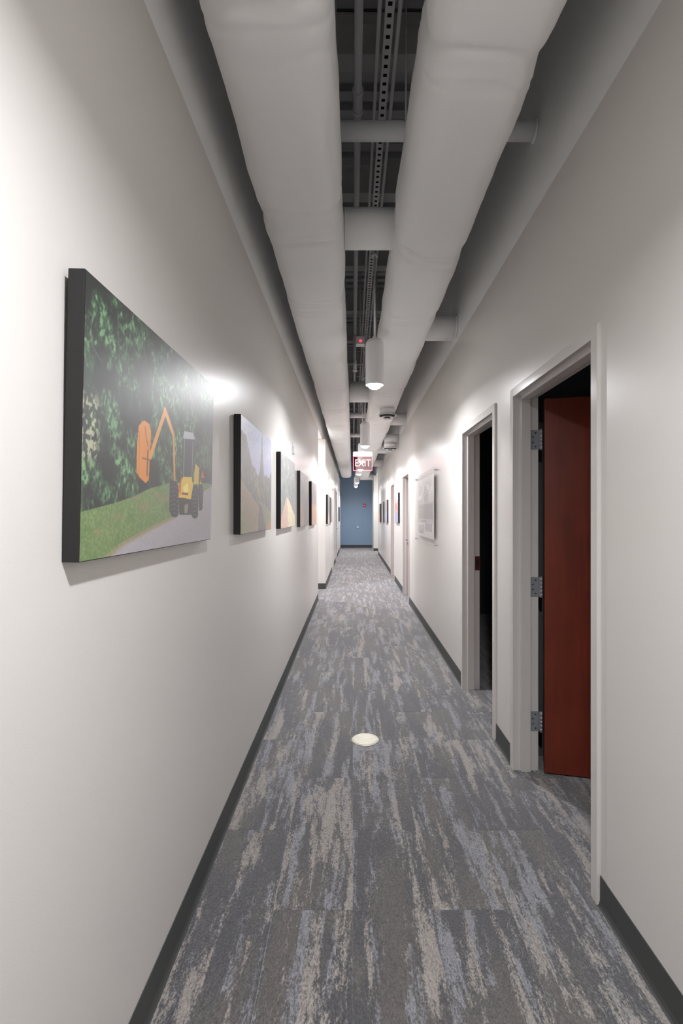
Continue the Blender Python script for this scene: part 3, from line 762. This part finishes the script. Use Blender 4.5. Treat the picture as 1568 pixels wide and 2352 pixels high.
canvas('nearest and largest-looking canvas, yellow tractor with boom mower on a leafy road', XL, 1, 1.03, .955, 1.5-.101, H, paint1(), GL, .022)
canvas('canvas of a blue sky over trees and a brown hillside, second from the left', XL, 1, 2.513, .94, 1.5-.1045, H, paint2(), GL, .004)
canvas('canvas with a pale cream gravel mound under grey trees, left wall', XL, 1, 3.92, .95, 1.5-.117, H, paintg(11, (96, 104, 106), (120, 130, 128), (226, 208, 172), 'pile'), GL)
canvas('canvas of grey-green trees beside a brown path, fourth on the left wall', XL, 1, 5.37, .93, 1.5-.1405, H, paintg(21, (120, 128, 112), (104, 108, 106), (168, 140, 118), 'path'), GL)
canvas('canvas with orange-tan ground, fifth on the left wall before the passage', XL, 1, 6.86, .93, 1.5-.158, H, paintg(31, (110, 100, 104), (142, 122, 118), (202, 156, 118), 'ground'), GL)
canvas('small-looking canvas just past the left passage, nearer of two', XL2, 1, 10.1, .9, 1.5-.197, .6, paintg(41, (120, 112, 112), (96, 90, 92), (170, 166, 176), 'pile'), GL)
canvas('far canvas right beside the left doorway frame', XL2, 1, 11.35, .9, 1.5-.2, .59, paintg(51, (84, 92, 84), (100, 104, 98), (120, 126, 116), 'ground'), GL)
canvas('farthest left canvas, hanging next to the blue end wall', XL2, 1, 18.9, .9, 1.5-.28, .56, paintg(61, (120, 110, 128), (92, 84, 96), (110, 100, 104), 'ground'), GL)
canvas('single canvas with pale sky and red shapes on the right wall', XR, -1, 9.95, .82, 1.5-.18, H, paintg(71, (160, 130, 130), (172, 150, 150), (150, 156, 190), 'sky'), GR)
canvas('nearest of the three far canvases in a row on the right wall', XR, -1, 13.15, .9, 1.5-.232, .62, paintg(81, (128, 116, 122), (150, 138, 140), (160, 158, 178), 'ground'), GR)
canvas('middle of the three far canvases in a row on the right wall', XR, -1, 14.8, .9, 1.5-.25, .62, paintg(91, (190, 186, 190), (150, 140, 144), (200, 200, 206), 'path'), GR)
canvas('last of the three far canvases in a row, orange-brown, right wall', XR, -1, 16.4, .9, 1.5-.27, .62, paintg(101, (140, 110, 96), (120, 96, 88), (196, 128, 88), 'ground'), GR)

# clear acrylic panel with a faded print, on standoffs
pa = thing('acrylic_print', 'large clear acrylic panel with a faded grey photograph on steel standoffs', 'picture', (XR, 5.5, 1.5-.385))
pw, ph = 1.72, .92
bm = bmesh.new(); box(bm, -.034, -.028, 0, pw, 0, ph, bev=.001); obj('clear_sheet', bm, M['acrylic'], pa)
q = print_obj(paint_panel(), pw-.16, ph-.10, pa, -1, M['ink'], True); q.location = (-.0268, .08, .05)
for yy in (.035, pw-.035):
    for zz in (.035, ph-.035):
        bm = bmesh.new(); tube(bm, (-.001, yy, zz), (-.028, yy, zz), .009, 18); tube(bm, (-.034, yy, zz), (-.042, yy, zz), .010, 18); obj('standoff', bm, M['chrome'], pa)

# small wall things
ws = thing('wall_sensor', 'small white sensor high on the left wall above the third canvas', 'sensor', (XL, 5.0, 2.10))
bm = bmesh.new(); box(bm, 0, .006, -.035, .035, 0, .12, bev=.002); obj('back_plate', bm, M['white'], ws)
bm = bmesh.new(); box(bm, .006, .022, -.024, .024, .01, .09, bev=.006); obj('cover', bm, M['white'], ws)
fs = thing('fire_alarm', 'tiny red fire alarm strobe on the blue end wall', 'alarm', (0.53, Y1, 1.83))
bm = bmesh.new(); box(bm, -.06, .06, -.045, 0, 0, .13, bev=.008); obj('alarm_body', bm, M['red'], fs)
bm = bmesh.new(); box(bm, -.035, .035, -.06, -.045, .05, .085, bev=.004); obj('strobe_lens', bm, M['white'], fs)
hl = thing('wall_bracket', 'small bright metal fitting low on the blue end wall', 'fitting', (0.215, Y1, 0.92))
bm = bmesh.new(); tube(bm, (0, 0, 0), (0, -.012, 0), .035, 20); obj('round_plate', bm, M['chrome'], hl)
bm = bmesh.new(); tube(bm, (0, -.012, 0), (0, -.06, 0), .012, 14); box(bm, -.05, .05, -.075, -.055, -.012, .012, bev=.004); obj('cross_bar', bm, M['chrome'], hl)

# floor box cover
def cover_mat():
    m, nt, b = new_mat('brushed_brass_cover')
    tc = nt.nodes.new('ShaderNodeTexCoord'); mp = nt.nodes.new('ShaderNodeMapping'); mp.inputs['Scale'].default_value = (12, 220, 1); mp.inputs['Rotation'].default_value = (0, 0, .5)
    lnk(nt, tc.outputs['Object'], mp.inputs[0]); n = nt.nodes.new('ShaderNodeTexNoise'); n.inputs['Scale'].default_value = 1; n.inputs['Detail'].default_value = 3; lnk(nt, mp.outputs[0], n.inputs[0])
    r = nt.nodes.new('ShaderNodeValToRGB'); r.color_ramp.elements[0].position = .3; r.color_ramp.elements[1].position = .7
    r.color_ramp.elements[0].color = (.50, .47, .38, 1); r.color_ramp.elements[1].color = (.86, .82, .70, 1)
    lnk(nt, n.outputs[0], r.inputs[0]); lnk(nt, r.outputs[0], b.inputs['Base Color']); b.inputs['Roughness'].default_value = .5; b.inputs['Metallic'].default_value = .25
    return m
M['cover'] = cover_mat()
fb = thing('floor_box', 'round brushed pale metal floor cover set in the carpet', 'floor cover', (0.083, 3.27, 0.0))
bm = bmesh.new(); lathe(bm, [(.088, 0), (.092, .001), (.090, .004), (.084, .0045)], n=56); obj('rim', bm, M['cover'], fb)
bm = bmesh.new(); lathe(bm, [(.083, .0045), (.083, .0058), (.080, .0064), (.001, .0064)], n=56); obj('cover_disc', bm, M['cover'], fb)
